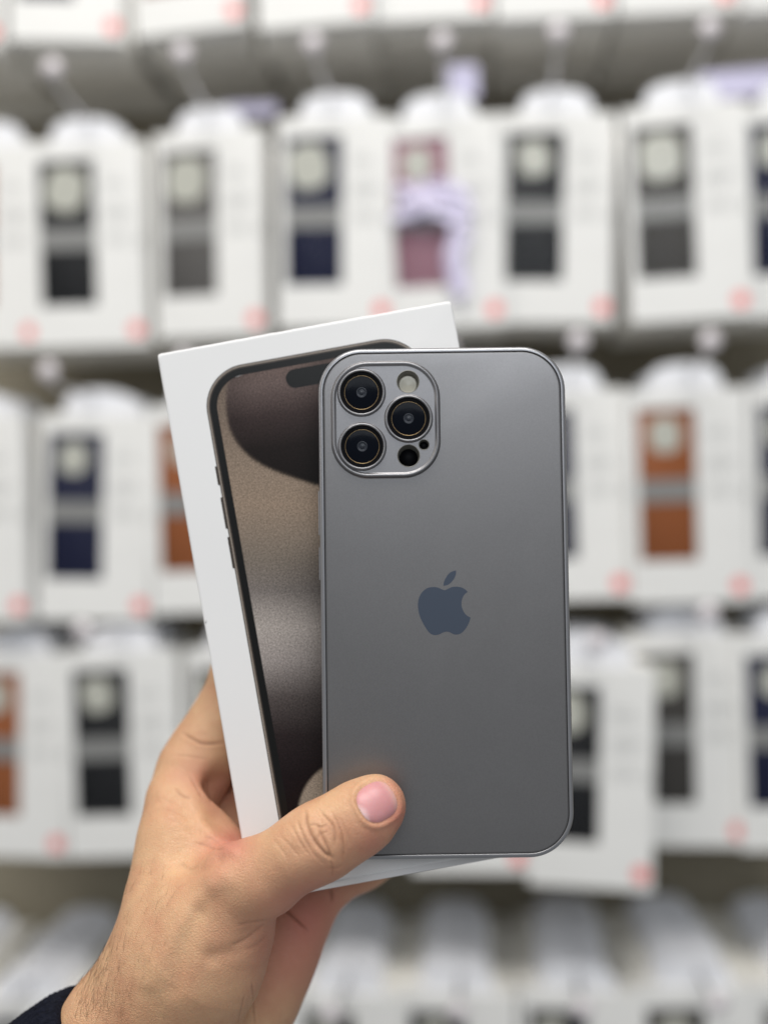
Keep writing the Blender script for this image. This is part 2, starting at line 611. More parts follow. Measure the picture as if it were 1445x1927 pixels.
# back panel with a soft edge, pierced where the island's openings are
pr = [(1.76 * MM, 0.42 * MM), (1.90 * MM, 0.33 * MM), (2.4 * MM, 0.30 * MM)]
vv, ff = loft(rr_profile(CW, CH, CR, pr, 18))
wide_holes = [(circle(h[1][0], h[1][1], h[2] + .1 * MM, 24), h[1], h[2] + .1 * MM) for h in holes]
v2, f2 = plate_with_holes(rr(CW - 4.8 * MM, CH - 4.8 * MM, CR - 2.4 * MM, 18), wide_holes, 0.30 * MM)
n0 = len(vv)
vv = vv + v2
ff = ff + [tuple(q + n0 for q in fc) for fc in f2]
panel = fix_normals(obj_from('back_panel', vv, ff, M_panel, case, sharp=40))
# camera island
isl_prof = [(-0.35 * MM, 0.32 * MM), (-0.1 * MM, 0.12 * MM), (0, -0.35 * MM), (0.12 * MM, -0.95 * MM), (0.45 * MM, -1.25 * MM),
            (0.85 * MM, -1.28 * MM), (1.15 * MM, -1.05 * MM), (1.3 * MM, -0.78 * MM), (1.6 * MM, -0.70 * MM)]
vv, ff = loft(rr_profile(IW, IH, IR, isl_prof, 14, ix, iz))
island = fix_normals(obj_from('camera_island', vv, ff, M_isl, case, sharp=60))
IY = -0.70 * MM
lens_px = [(680, 737), (681.5, 839.5), (769, 786.5)]
outl = rr(IW - 3.2 * MM, IH - 3.2 * MM, IR - 1.6 * MM, 14, ix, iz)
vv, ff = plate_with_holes(outl, holes, IY)
pl = fix_normals(obj_from('island_plate', vv, ff, M_isl, island, smooth=False))


def ensure_front(o):
    """flat sheets must face local -y"""
    me = o.data
    bm = bmesh.new()
    bm.from_mesh(me)
    s = sum(fc.normal.y * fc.calc_area() for fc in bm.faces)
    if s > 0:
        bmesh.ops.reverse_faces(bm, faces=bm.faces)
    bm.to_mesh(me)
    bm.free()


ensure_front(pl)
LR = 45.0 * S
for (a, b) in lens_px:
    x, z = Lc(a, b)
    ring_prof = [(LR + .25 * MM, IY + .02 * MM), (LR, IY - .15 * MM), (LR - .05 * MM, IY - .7 * MM), (LR - .3 * MM, IY - 1.05 * MM),
                 (LR - .6 * MM, IY - 1.1 * MM), (LR - .82 * MM, IY - .95 * MM), (LR - .9 * MM, IY - .4 * MM), (LR - .92 * MM, IY - .10 * MM)]
    vv, ff = loft(lathe(ring_prof, x, z, 64))
    ring = fix_normals(obj_from('camera_lens', vv, ff, M_isl, case, sharp=60))
    q = LR - .92 * MM
    vv, ff = loft(lathe([(q, IY - .12 * MM), (32.6 * S, IY - .10 * MM)], x, z, 64))
    obj_from('lens_surround', vv, ff, M_blk, ring)
    vv, ff = loft(lathe([(32.6 * S, IY - .10 * MM), (32.3 * S, IY - .19 * MM), (31.7 * S, IY - .19 * MM), (31.5 * S, IY - .10 * MM)], x, z, 64))
    obj_from('lens_edge', vv, ff, M_gold, ring)
    vv, ff = loft(lathe([(31.5 * S, IY - .10 * MM), (28 * S, IY - .16 * MM), (20 * S, IY - .24 * MM), (9.8 * S, IY - .28 * MM)], x, z, 64))
    obj_from('lens_glass', vv, ff, M_glass, ring)
    vv, ff = loft(lathe([(9.8 * S, IY - .28 * MM), (9.4 * S, IY - .30 * MM), (7.2 * S, IY - .27 * MM), (7.0 * S, IY - .24 * MM), (4.5 * S, IY - .26 * MM),
                         (4.2 * S, IY - .30 * MM), (2.6 * S, IY - .34 * MM), (0.3 * S, IY - .36 * MM)], x, z, 40), False, True)
    obj_from('lens_element', vv, ff, M_inner, ring)
# flash, scanner and microphone recesses
for k, (nm, m) in enumerate((('flash', M_flash), ('scanner', M_blk), ('microphone', M_blk))):
    lp, (x, z), r = holes[k]
    dep = 3.2 * MM if k < 2 else 2.2 * MM
    zo = z - 0.17 * r
    r3 = r * 0.86
    lo_ = lathe([(r + 0.22 * MM, IY - 0.01 * MM), (r + .1 * MM, IY - .07 * MM), (r, IY), (r, IY + .5 * MM)], x, z, 40) + lathe([(r3, IY + dep)], x, zo, 40)
    vv, ff = loft(lo_)
    w = fix_normals(obj_from(nm, vv, ff, M_wallh, case, sharp=50))
    if k == 0:
        rq = r3
        vv, ff = loft(lathe([(rq, IY + dep), (rq * .95, IY + dep - .1 * MM), (rq * .93, IY + dep - .55 * MM), (rq * .88, IY + dep - .6 * MM), (rq * .66, IY + dep - .5 * MM),
                             (rq * .62, IY + dep - .6 * MM), (rq * .44, IY + dep - .48 * MM), (rq * .4, IY + dep - .58 * MM), (rq * .22, IY + dep - .46 * MM), (rq * .18, IY + dep - .56 * MM), (rq * .02, IY + dep - .45 * MM)], x, zo, 40), False, True)
        obj_from('diffuser', vv, ff, m, w)
    else:
        vv, ff = loft(lathe([(r3, IY + dep), (r3 * 0.98, IY + dep - .35 * MM), (r3 * .02, IY + dep - .4 * MM)], x, zo, 40), False, True)
        obj_from('window', vv, ff, m, w)


# emblem, as seen: bitten apple with one leaf
def spline(pts, n=8, closed=True):
    P_ = [Vector(p) for p in pts]
    out_ = []
    m = len(P_)
    for i in range(m if closed else m - 1):
        p0, p1, p2, p3 = P_[(i - 1) % m] if closed or i else P_[0], P_[i], P_[(i + 1) % m], P_[(i + 2) % m] if closed or i + 2 < m else P_[-1]
        for k in range(n):
            t = k / n
            out_.append(0.5 * ((2 * p1) + (p2 - p0) * t + (2 * p0 - 5 * p1 + 4 * p2 - p3) * t * t + (3 * p1 - p0 - 3 * p2 + p3) * t ** 3))
    if not closed:
        out_.append(P_[-1])
    return out_


def e2(pts):
    return [(766 + x * 140 / 1445, 1060 + y * 140 / 1445) for x, y in pts]


body = [(1178, 560), (1130, 510), (1050, 470), (950, 456), (860, 468), (790, 500), (725, 524), (660, 500), (590, 472), (500, 464), (400, 482), (310, 545),
        (245, 640), (214, 760), (214, 880), (240, 1010), (290, 1130), (370, 1270), (450, 1365), (540, 1397), (630, 1380), (700, 1345), (765, 1330), (830, 1342), (890, 1375),
        (960, 1387), (1050, 1360), (1130, 1280), (1190, 1180), (1226, 1080), (1228, 1050)]
bite = [(1228, 1050), (1170, 1025), (1110, 960), (1068, 870), (1056, 780), (1072, 690), (1115, 610), (1178, 560)]
ol = spline(e2(body), 5, False)[:-1] + spline(e2(bite), 5, False)[:-1]
leaf_a = [(705, 440), (715, 370), (750, 290), (810, 205), (880, 160), (952, 142)]
leaf_b = [(952, 142), (950, 210), (920, 290), (860, 370), (785, 425), (705, 440)]
ll = spline(e2(leaf_a), 5, False)[:-1] + spline(e2(leaf_b), 5, False)[:-1]
vv, ff = [], []
for loop_ in (ol, ll):
    q = [Lc(p.x, p.y) for p in loop_]
    n = len(q)
    s = len(vv)
    vv += [(x, 0.265 * MM, z) for x, z in q] + [(x, 0.30 * MM + .05 * MM, z) for x, z in q]
    ff.append(tuple(range(s, s + n)))
    ff += [(s + i, s + i + n, s + (i + 1) % n + n, s + (i + 1) % n) for i in range(n)]
emb = obj_from('emblem', vv, ff, M_emb, case, smooth=False)
fix_normals(emb)
bm = bmesh.new()
bm.from_mesh(emb.data)
bmesh.ops.triangulate(bm, faces=[fc for fc in bm.faces if len(fc.verts) > 4])
bm.to_mesh(emb.data)
bm.free()
# side buttons
for (ya, yb) in ((922, 1006), (1030, 1092)):
    x, z1 = Lc(597, ya)
    x, z0 = Lc(597, yb)
    vv, ff = loft([[(-CW / 2 - .55 * MM * q, CD / 2 + c * 1.6 * MM * w, (z0 + z1) / 2 + s * ((z1 - z0) / 2 - (1 - w) * .5 * MM)) for c, s in ((-1, -1), (1, -1), (1, 1), (-1, 1))] for q, w in ((-0.5, 1), (0.8, 1), (1, 0.8))], False, True)
    fix_normals(obj_from('side_button', vv, ff, M_rim, case, smooth=False))

# ------------------------------------------------------------------ the white box
BA = math.radians(10.3)
BOXY = 0.3755
SB = BOXY / F
bc_px = (664.0, 1126.5)
BOX_C = pt(bc_px[0], bc_px[1], BOXY)
BOX_M = Matrix.Translation(BOX_C) @ Matrix.Rotation(-BA, 4, 'Y') @ Matrix.Rotation(-math.radians(2.4), 4, 'X')
BW, BH, BD = 569 * SB, 1048 * SB, 0.0235
TRAY = 11 * SB      # the tray shows as a strip under the lid
M_box = mat('box_white', (0.72, 0.715, 0.715, 1), 0.5, spec=0.25, noise=(14, 0.02), bump=(1400, 0.12, 0.0002))
M_frame = mat('print_frame', (0.045, 0.036, 0.03, 1), 0.3, spec=0.25)
M_frame2 = mat('print_frame_light', (0.27, 0.23, 0.195, 1), 0.3, spec=0.25)
M_bez = mat('print_black', (0.006, 0.006, 0.006, 1), 0.3, spec=0.2)
boxo = empty('phone_box', BOX_M)
tag(boxo, 'white cardboard box printed with a brown-screened phone, held behind the grey case', 'box')
e_ = 0.7 * MM
lid_prof = [(0.0, BD), (0.0, e_), (0.15 * MM, .25 * MM), (e_, 0)]
vv, ff = loft(rr_profile(BW, BH, 0.9 * MM, lid_prof, 4), True, False)
# lid with slightly worn outer edge: finer rings displaced
rs = np.random.RandomState(2)


def ring_fine(w, h, ins, y, n=150, amp=0.0):
    out_ = []
    w2, h2 = w / 2 - ins, h / 2 - ins
    for (a, b) in (((-w2, -h2), (w2, -h2)), ((w2, -h2), (w2, h2)), ((w2, h2), (-w2, h2)), ((-w2, h2), (-w2, -h2))):
        for i in range(n):
            t = i / n
            x = a[0] + (b[0] - a[0]) * t
            z = a[1] + (b[1] - a[1]) * t
            # round the corner a little
            k = min(t, 1 - t) * math.hypot(b[0] - a[0], b[1] - a[1])
            c = max(0, 1 - k / (1.2 * MM)) * 0.28 * MM
            out_.append((x - math.copysign(c, x), y, z - math.copysign(c, z)))
    return out_


wob = np.convolve(rs.normal(0, 1, 600), np.ones(5) / 5, 'same')
loops = []
for ins, y, am in ((0, BD, 0), (0, BD * .5, 0), (0, e_ * 1.3, 0.06), (.18 * MM, .28 * MM, 0.13), (e_ * .8, .02 * MM, 0.05), (e_ * 1.6, 0, 0)):
    lp = ring_fine(BW, BH, ins, y)
    lp = [(p[0] + (0.3 * am * MM * wob[i]), p[1], p[2] + am * MM * wob[i]) for i, p in enumerate(lp)]
    loops.append(lp)
vv, ff = loft(loops, True, True)
loops = [[(p[0], p[1], p[2] if p[2] > 0 else p[2] + TRAY) for p in lp] for lp in loops]
vv, ff = loft(loops, True, True)
lid = fix_normals(obj_from('lid', vv, ff, M_box, boxo, sharp=60))


vv, ff = loft(rr_profile(BW - .5 * MM, TRAY + 4 * MM, .5 * MM, [(0, BD - .2 * MM), (0, .6 * MM), (.2 * MM, .3 * MM)], 3, 0, -BH / 2 + TRAY / 2 + 2 * MM), True, True)
fix_normals(obj_from('tray', vv, ff, mat('tray_white', (0.66, 0.65, 0.65, 1), 0.5, noise=(40, 0.05)), boxo, smooth=False))


def Lb(px, py):
    p = pt(px, py, BOXY) - BOX_C
    q = BOX_M.to_3x3().inverted() @ Vector((p.x, 0, p.z))
    return q.x, q.z


# printed phone, in box pixels (u right, v down from the top-left corner)
def B2(u, v):
    return (u - 284.5) * SB, (524.0 - v) * SB


pu0, pu1, pv0, pv1, prad = 75, 497, 49, 1006, 80
pcx, pcz = B2((pu0 + pu1) / 2, (pv0 + pv1) / 2)
pw, ph = (pu1 - pu0) * SB, (pv1 - pv0) * SB
pr_ = prad * SB


def flat_ring(ins0, ins1, y, extra=None):
    return loft(rr_profile(pw, ph, pr_, [(ins0 * SB, y), (ins1 * SB, y)], 16, pcx, pcz))


prn = empty('printed_phone')
prn.parent = boxo
for nm, a, b, y, m in (('frame_edge', 0, 2.0, -.03, M_frame), ('frame_band', 2.0, 4.2, -.03, M_frame2), ('frame_edge', 4.2, 7, -.03, M_frame), ('bezel', 7, 20, -.03, M_bez)):
    vv, ff = flat_ring(a, b, y * MM)
    o = fix_normals(obj_from(nm, vv, ff, m, prn, smooth=False))
    ensure_front(o)
for (v0, v1) in ((232, 268), (292, 352), (368, 428)):
    x0, z1 = B2(pu0 - 3.2, v0)
    x1, z0 = B2(pu0 + 0.0, v1)
    vv, ff = box_mesh(x0, x1, -.04 * MM, 0.0, z0, z1)
    fix_normals(obj_from('printed_button', vv, ff, M_frame, prn, smooth=False))

# screen print: colour attribute over a fine grid, grain from nodes
M_scr = bpy.data.materials.new('screen_print')
M_scr.use_nodes = True
nt = M_scr.node_tree
b = nt.nodes['Principled BSDF']
at_ = nt.nodes.new('ShaderNodeAttribute')
at_.attribute_name = 'print'
tc = nt.nodes.new('ShaderNodeTexCoord')
n1 = nt.nodes.new('ShaderNodeTexNoise')
n1.inputs['Scale'].default_value = 2100
n1.inputs['Detail'].default_value = 2
n1.inputs['Roughness'].default_value = 0.7
nt.links.new(tc.outputs['Object'], n1.inputs['Vector'])
mr = nt.nodes.new('ShaderNodeMapRange')
for i, q in enumerate((0.34, 0.68, 0.55, 1.5)):
    mr.inputs[i + 1].default_value = q
nt.links.new(n1.outputs['Fac'], mr.inputs[0])
mr.clamp = False
sc_ = nt.nodes.new('ShaderNodeVectorMath')
sc_.operation = 'SCALE'
nt.links.new(at_.outputs['Color'], sc_.inputs[0])
nt.links.new(mr.outputs[0], sc_.inputs['Scale'])
nt.links.new(sc_.outputs[0], b.inputs['Base Color'])
b.inputs['Roughness'].default_value = 0.33
b.inputs['Specular IOR Level'].default_value = 0.12

NX, NZ = 150, 340
sx0, sx1 = pcx - pw / 2 + 20 * SB, pcx + pw / 2 - 20 * SB
sz0, sz1 = pcz - ph / 2 + 20 * SB, pcz + ph / 2 - 20 * SB
rad = pr_ - 20 * SB
gx = np.linspace(-1, 1, NX)
gz = np.linspace(-1, 1, NZ)
GX, GZ = np.meshgrid(gx, gz)
hw, hh = (sx1 - sx0) / 2, (sz1 - sz0) / 2
# squeeze the grid's corners into the rounded outline
Xl = GX * hw
Zl = GZ * hh
zc = np.abs(Zl) - (hh - rad)
lim = np.where(zc > 0, hw - rad + np.sqrt(np.clip(rad ** 2 - np.clip(zc, 0, rad) ** 2, 0, None)), hw)
Xl = GX * lim
Xw = Xl + (sx0 + sx1) / 2
Zw = Zl + (sz0 + sz1) / 2
# to box pixels, then photo-like pixels for the design
bu = Xw / SB + 284.5
bv = 524.0 - Zw / SB
dpx = 289 + bu * math.cos(BA) + bv * math.sin(BA)
dpy = 660 - bu * math.sin(BA) + bv * math.cos(BA)
curve = spline([(470, 640), (432, 700), (422, 745), (428, 800), (452, 842), (490, 872), (540, 893), (600, 912), (680, 930), (780, 935), (900, 900)], 10, False)
CP = np.array([(p.x, p.y) for p in curve])
d2 = (dpx[..., None] - CP[:, 0]) ** 2 + (dpy[..., None] - CP[:, 1]) ** 2
k = d2.argmin(-1)
k = np.clip(k, 1, len(CP) - 2)
tx = CP[k + 1, 0] - CP[k - 1, 0]
ty = CP[k + 1, 1] - CP[k - 1, 1]
side = tx * (dpy - CP[k, 1]) - ty * (dpx - CP[k, 0])
dist = np.sqrt(d2.min(-1)) * np.sign(side)       # >0 : below/left of the curve


def ss(x, a, b):
    t = np.clip((x - a) / (b - a), 0, 1)
    return t * t * (3 - 2 * t)


def L3(r, g, b):
    return np.array(lin(r, g, b)[:3])


def ramp(x, stops):
    xs = [s[0] for s in stops]
    return np.stack([np.interp(x, xs, [s[1][c] for s in stops]) for c in range(3)], -1)


outer = ramp(dpy, [(640, L3(110, 98, 90)), (780, L3(128, 115, 105)), (880, L3(142, 128, 115)), (950, L3(146, 131, 117)), (1050, L3(128, 120, 112)),
                   (1110, L3(125, 120, 118)), (1180, L3(166, 161, 158)), (1240, L3(150, 145, 144)), (1310, L3(96, 90, 90)), (1380, L3(58, 50, 52)), (1460, L3(40, 32, 36)), (1600, L3(32, 26, 30))])
rightw = ss(dpx, 480, 640)[..., None]
outer = outer * (1 - 0.35 * rightw * ss(dpy, 1000, 1100)[..., None]) + rightw * ss(dpy, 820, 930)[..., None] * (1 - ss(dpy, 950, 1060))[..., None] * L3(60, 54, 30) * 0.1
inner = ramp(dpy + 0.10 * (dpx - 500), [(640, L3(120, 104, 98)), (720, L3(112, 98, 96)), (780, L3(72, 60, 60)), (840, L3(42, 35, 34)), (930, L3(30, 25, 25))])
inner = inner * (1 - 0.3 * ss(dpx, 540, 620)[..., None]) + 0.0
w = ss(dist, -6, 6)[..., None]
wide = ss(dist, -60, 5)[..., None] * (1 - ss(dpy, 780, 830))[..., None]
colr = inner * (1 - w) + outer * w
colr = colr * (1 - 0.25 * (wide * (1 - w)))
# pale rounded shape low on the print
ring_c = np.sqrt(((dpx - 660) / 1.0) ** 2 + ((dpy - 1530) / 1.05) ** 2)
m2 = (1 - ss(ring_c, 96, 104))[..., None]
colr = colr * (1 - m2) + m2 * L3(150, 140, 128)
colr = colr * np.array([0.84, 0.80, 0.765]) * (0.55 + 0.45 * np.clip(colr.mean(-1, keepdims=True) / 0.22, 0, 1.15))
vv = np.stack([Xw, np.full_like(Xw, -0.03 * MM), Zw], -1).reshape(-1, 3)
idx = np.arange(NX * NZ).reshape(NZ, NX)
ffs = np.stack([idx[:-1, :-1], idx[:-1, 1:], idx[1:, 1:], idx[1:, :-1]], -1).reshape(-1, 4)
scr = obj_from('screen', vv, ffs.tolist(), M_scr, prn, smooth=False)
ensure_front(scr)
ca = scr.data.color_attributes.new('print', 'FLOAT_COLOR', 'POINT')
rgba = np.concatenate([colr.reshape(-1, 3), np.ones((NX * NZ, 1))], 1).astype(np.float32)
ca.data.foreach_set('color', rgba.ravel())
x0, z0 = B2(233, 112)
x1, z1 = B2(342, 76)
vv, ff = extrude_outline(rr(x1 - x0, z1 - z0, (z1 - z0) / 2, 10, (x0 + x1) / 2, (z0 + z1) / 2), -.05 * MM, -.02 * MM)
fix_normals(obj_from('camera_pill', vv, ff, M_bez, prn, smooth=False))

# ------------------------------------------------------------------ the person's hand (signed-distance body, millimetres)
Fm = F
Y0 = 362.0


def PX(px, py, d):
    Y = Y0 + d
    return np.array([(px - 722.5) / Fm * Y, Y, (963.5 - py) / Fm * Y])


def smin(a, b, k):
    h = np.clip(0.5 + 0.5 * (b - a) / k, 0, 1)
    return b * (1 - h) + a * h - k * h * (1 - h)


def smax(a, b, k):
    return -smin(-a, -b, k)


def cone(p, a, b, ra, rb):
    pa = p - a
    ba = b - a
    h = np.clip(pa @ ba / (ba @ ba), 0, 1)
    return np.linalg.norm(pa - h[:, None] * ba, axis=1) - (ra + (rb - ra) * h)


def chain(p, pts, k):
    d = None
    for i in range(len(pts) - 1):
        A, B_ = pts[i], pts[i + 1]
        c = cone(p, PX(*A[:3]), PX(*B_[:3]), A[3] * (Y0 + A[2]) / Fm, B_[3] * (Y0 + B_[2]) / Fm)
        d = c if d is None else smin(d, c, k)
    return d


M4c = np.array(CASE_M.inverted())
M4b = np.array(BOX_M.inverted())


def obox(p, M4, hx, y0, y1, hz, r):
    q = (p * 0.001) @ M4[:3, :3].T + M4[:3, 3]
    q = q * 1000
    dx = np.abs(q[:, 0]) - (hx - r)
    dy = np.abs(q[:, 1] - (y0 + y1) / 2) - (y1 - y0) / 2 + 0.0
    dz = np.abs(q[:, 2]) - (hz - r)
    e = np.stack([dx, dy, dz], 1)
    o_ = np.linalg.norm(np.clip(e, 0, None), axis=1) + np.minimum(e.max(1), 0)
    return o_ - 0


HAND = dict(
    # (px, py, depth mm, radius px)
    arm_r=([(90, 2120, 12, 118), (228, 1925, 10, 101), (291, 1838, 10, 98), (338, 1752, 13, 101)], 6),
    arm_u=([(260, 2230, 20, 118), (385, 2010, 22, 112), (420, 1925, 26, 88)], 6),
    thumb=([(340, 1790, 6, 88), (400, 1728, 0, 88), (452, 1668, -5, 75), (500, 1648, -9, 69), (556, 1611, -13, 62), (588, 1592, -13.6, 64), (614, 1578, -14, 66),
            (664, 1548, -13.4, 62.5), (690, 1530, -12.6, 58), (710, 1514, -11.8, 51.5)], 5),
    thenar=([(345, 1880, 5, 110), (380, 1800, 2, 112), (418, 1745, 0, 92)], 10),
    index_mc=([(338, 1752, 14, 92), (345, 1665, 20, 90), (345, 1590, 26, 76), (342, 1530, 32, 66)], 8),
    web=([(340, 1570, 26, 60), (385, 1605, 20, 48), (428, 1635, 10, 42)], 8),
    web_edge=([(330, 1500, 32, 44), (368, 1518, 29, 30), (402, 1552, 25, 22), (432, 1580, 20, 17), (462, 1604, 14, 15)], 6),
    web_fill=([(350, 1545, 28, 40), (392, 1582, 22, 32), (436, 1612, 14, 28)], 6),
    palm_m=([(370, 1900, 30, 95), (400, 1750, 42, 85), (440, 1600, 58, 66), (480, 1500, 58, 56)], 10),
    palm_u=([(395, 1960, 32, 100), (455, 1860, 38, 92), (500, 1780, 42, 82), (540, 1722, 45, 72)], 10),
    hypo=([(430, 1960, 30, 92), (478, 1870, 32, 72), (520, 1790, 36, 62), (556, 1728, 40, 58)], 8),
)
FINGERS = [
    [(349, 1500, 38, 70), (368, 1448, 43, 66), (394, 1400, 47, 61), (425, 1345, 51, 56), (455, 1270, 52, 54), (500, 1180, 52, 50), (530, 1120, 51, 45)],
    [(440, 1560, 50, 62), (510, 1470, 53, 58), (620, 1400, 54, 55), (720, 1350, 52, 50), (790, 1325, 50, 45)],
    [(490, 1640, 50, 62), (580, 1560, 54, 58), (700, 1500, 54, 54), (800, 1460, 52, 49), (860, 1440, 50, 44)],
    [(548, 1722, 44, 64), (580, 1692, 47, 52), (618, 1660, 50, 45), (680, 1629, 50, 42), (760, 1594, 50, 38), (830, 1560, 48, 35)],
]


def hand_sdf(p, carve=True):
    g = {k: chain(p, v_[0], v_[1]) for k, v_ in HAND.items()}
    arm = smin(g['arm_r'], g['arm_u'], 16)
    d = smin(arm, g['thenar'], 14)
    d = smin(d, g['index_mc'], 10)
    palm = smin(g['palm_m'], g['palm_u'], 12)
    palm = smin(palm, g['hypo'], 8)
    w_ = smin(smin(g['web'], g['web_fill'], 6), g['web_edge'], 4)
    d = smin(d, w_, 6)
    th = g['thumb']
    d = smin(d, th, 8)
    fs = None
    for fg in FINGERS:
        c = chain(p, fg, 5)
        fs = c if fs is None else smin(fs, c, 0.8)
    palm = smin(palm, fs, 5)
    d = smin(d, palm, 3.0)
    hollow = chain(p, [(428, 1440, 20, 8), (408, 1488, 19, 22), (425, 1524, 18, 26), (449, 1562, 16, 17)], 5)
    hollow2 = chain(p, [(430, 1440, 28, 12), (412, 1486, 32, 23), (428, 1526, 34, 27), (452, 1564, 31, 19)], 5)
    d = smax(d, -np.minimum(hollow, hollow2), 5.5)
    if carve:
        bx_ = obox(p, M4b, BW * 500, 0.0, BD * 1000, BH * 500, 0)
        cs_ = obox(p, M4c, CW * 500, 0.0, CD * 1000, CH * 500, 0)
        d = smax(d, -(bx_ - 0.15), 1.2)
        d = smax(d, -(cs_ - 0.10), 1.0)
    return d


def surface_nets(lo, hi, h, fn):
    n = np.ceil((hi - lo) / h).astype(int) + 1
    # coarse pass
    hc = h * 4
    nc = np.ceil((hi - lo) / hc).astype(int) + 2
    ax = [lo[i] + hc * np.arange(nc[i]) for i in range(3)]
    G = np.stack(np.meshgrid(*ax, indexing='ij'), -1).reshape(-1, 3)
    D = np.concatenate([fn(G[i:i + 200000]) for i in range(0, len(G), 200000)]).reshape(nc)
    near = np.abs(D) < hc * 1.9
    full = np.zeros(tuple(nc * 4), bool)
    val = np.repeat(np.repeat(np.repeat(np.sign(D) * 99, 4, 0), 4, 1), 4, 2)
    near = np.repeat(np.repeat(np.repeat(near, 4, 0), 4, 1), 4, 2)
    # coarse cell sample is at its low corner: spread the mask
    for a in range(3):
        near = near | np.roll(near, 2, a) | np.roll(near, -2, a)
    val = val[:n[0], :n[1], :n[2]]
    near = near[:n[0], :n[1], :n[2]]
    ii = np.argwhere(near)
    P_ = lo + ii * h
    dv = np.concatenate([fn(P_[i:i + 200000]) for i in range(0, len(P_), 200000)])
    val[near] = dv
    neg = val < 0
    c = neg[:-1, :-1, :-1].astype(np.int8)
    s = np.zeros_like(c)
    for dx in (0, 1):
        for dy in (0, 1):
            for dz in (0, 1):
                s = s + neg[dx:neg.shape[0] - 1 + dx, dy:neg.shape[1] - 1 + dy, dz:neg.shape[2] - 1 + dz]
    act = (s > 0) & (s < 8)
    cells = np.argwhere(act)
    vid = -np.ones(act.shape, int)
    vid[act] = np.arange(len(cells))
    acc = np.zeros((len(cells), 3))
    cnt = np.zeros(len(cells))
    cor = [(a, b_, c_) for a in (0, 1) for b_ in (0, 1) for c_ in (0, 1)]
    for a in cor:
        for ax_ in range(3):
            if a[ax_] == 0:
                b_ = list(a)
                b_[ax_] = 1
                va = val[cells[:, 0] + a[0], cells[:, 1] + a[1], cells[:, 2] + a[2]]
                vb = val[cells[:, 0] + b_[0], cells[:, 1] + b_[1], cells[:, 2] + b_[2]]
                m_ = (va < 0) != (vb < 0)
                t = np.where(m_, va / np.where(m_, va - vb, 1), 0)
                pos = np.array(a, float) + np.outer(t, np.eye(3)[ax_])
                acc[m_] += pos[m_]
                cnt[m_] += 1
    verts = lo + (cells + acc / cnt[:, None]) * h
    faces = []
    for ax_ in range(3):
        o1, o2 = [(1, 2), (2, 0), (0, 1)][ax_]
        sl0 = [slice(None)] * 3
        sl1 = [slice(None)] * 3
        sl0[ax_] = slice(0, -1)
        sl1[ax_] = slice(1, None)
        A, B_ = neg[tuple(sl0)], neg[tuple(sl1)]
        ed = np.argwhere(A != B_)
        ok = (ed[:, o1] > 0) & (ed[:, o2] > 0) & (ed[:, o1] < act.shape[o1]) & (ed[:, o2] < act.shape[o2])
        ed = ed[ok]
        e1 = np.eye(3, dtype=int)[o1]
        e2_ = np.eye(3, dtype=int)[o2]
        q = [vid[tuple((ed - e1 * a - e2_ * b_).T)] for a, b_ in ((1, 1), (0, 1), (0, 0), (1, 0))]
        q = np.stack(q, 1)
        fl = A[tuple(ed.T)]
        q[~fl] = q[~fl][:, ::-1]
        q = q[(q >= 0).all(1)]
        faces.append(q)
    return verts, np.concatenate(faces)


def grad(p, fn, e=0.15):
    g = np.zeros_like(p)
    for a in range(3):
        o_ = np.zeros(3)
        o_[a] = e
        g[:, a] = fn(p + o_) - fn(p - o_)
    return g / (np.linalg.norm(g, axis=1)[:, None] + 1e-9)


lo = PX(60, 2200, -30)
lo = np.array([-118.0, 335.0, -228.0])
hi = np.array([32.0, 436.0, 2.0])
HV, HF = surface_nets(lo, hi, 0.45, hand_sdf)
for _ in range(2):
    d_ = hand_sdf(HV)
    g_ = grad(HV, hand_sdf)
    HV = HV - g_ * np.clip(d_, -0.6, 0.6)[:, None] * 0.9
NRM = grad(HV, hand_sdf, 0.4)


def project(p):
    return 722.5 + p[:, 0] / p[:, 1] * Fm, 963.5 - p[:, 2] / p[:, 1] * Fm


hx_, hy_ = project(HV)
view = HV / np.linalg.norm(HV, axis=1)[:, None]
facing = np.clip(-(NRM * view).sum(1), 0, 1)


def cr(pts, ox, oy, s):
    return [(ox + x * s, oy + y * s) for x, y in pts]


T = lambda pts: cr(pts, 500, 1420, 300 / 1445)
W = lambda pts: cr(pts, 240, 1250, 280 / 1199)
Q = lambda pts: cr(pts, 400, 1600, 360 / 1445)
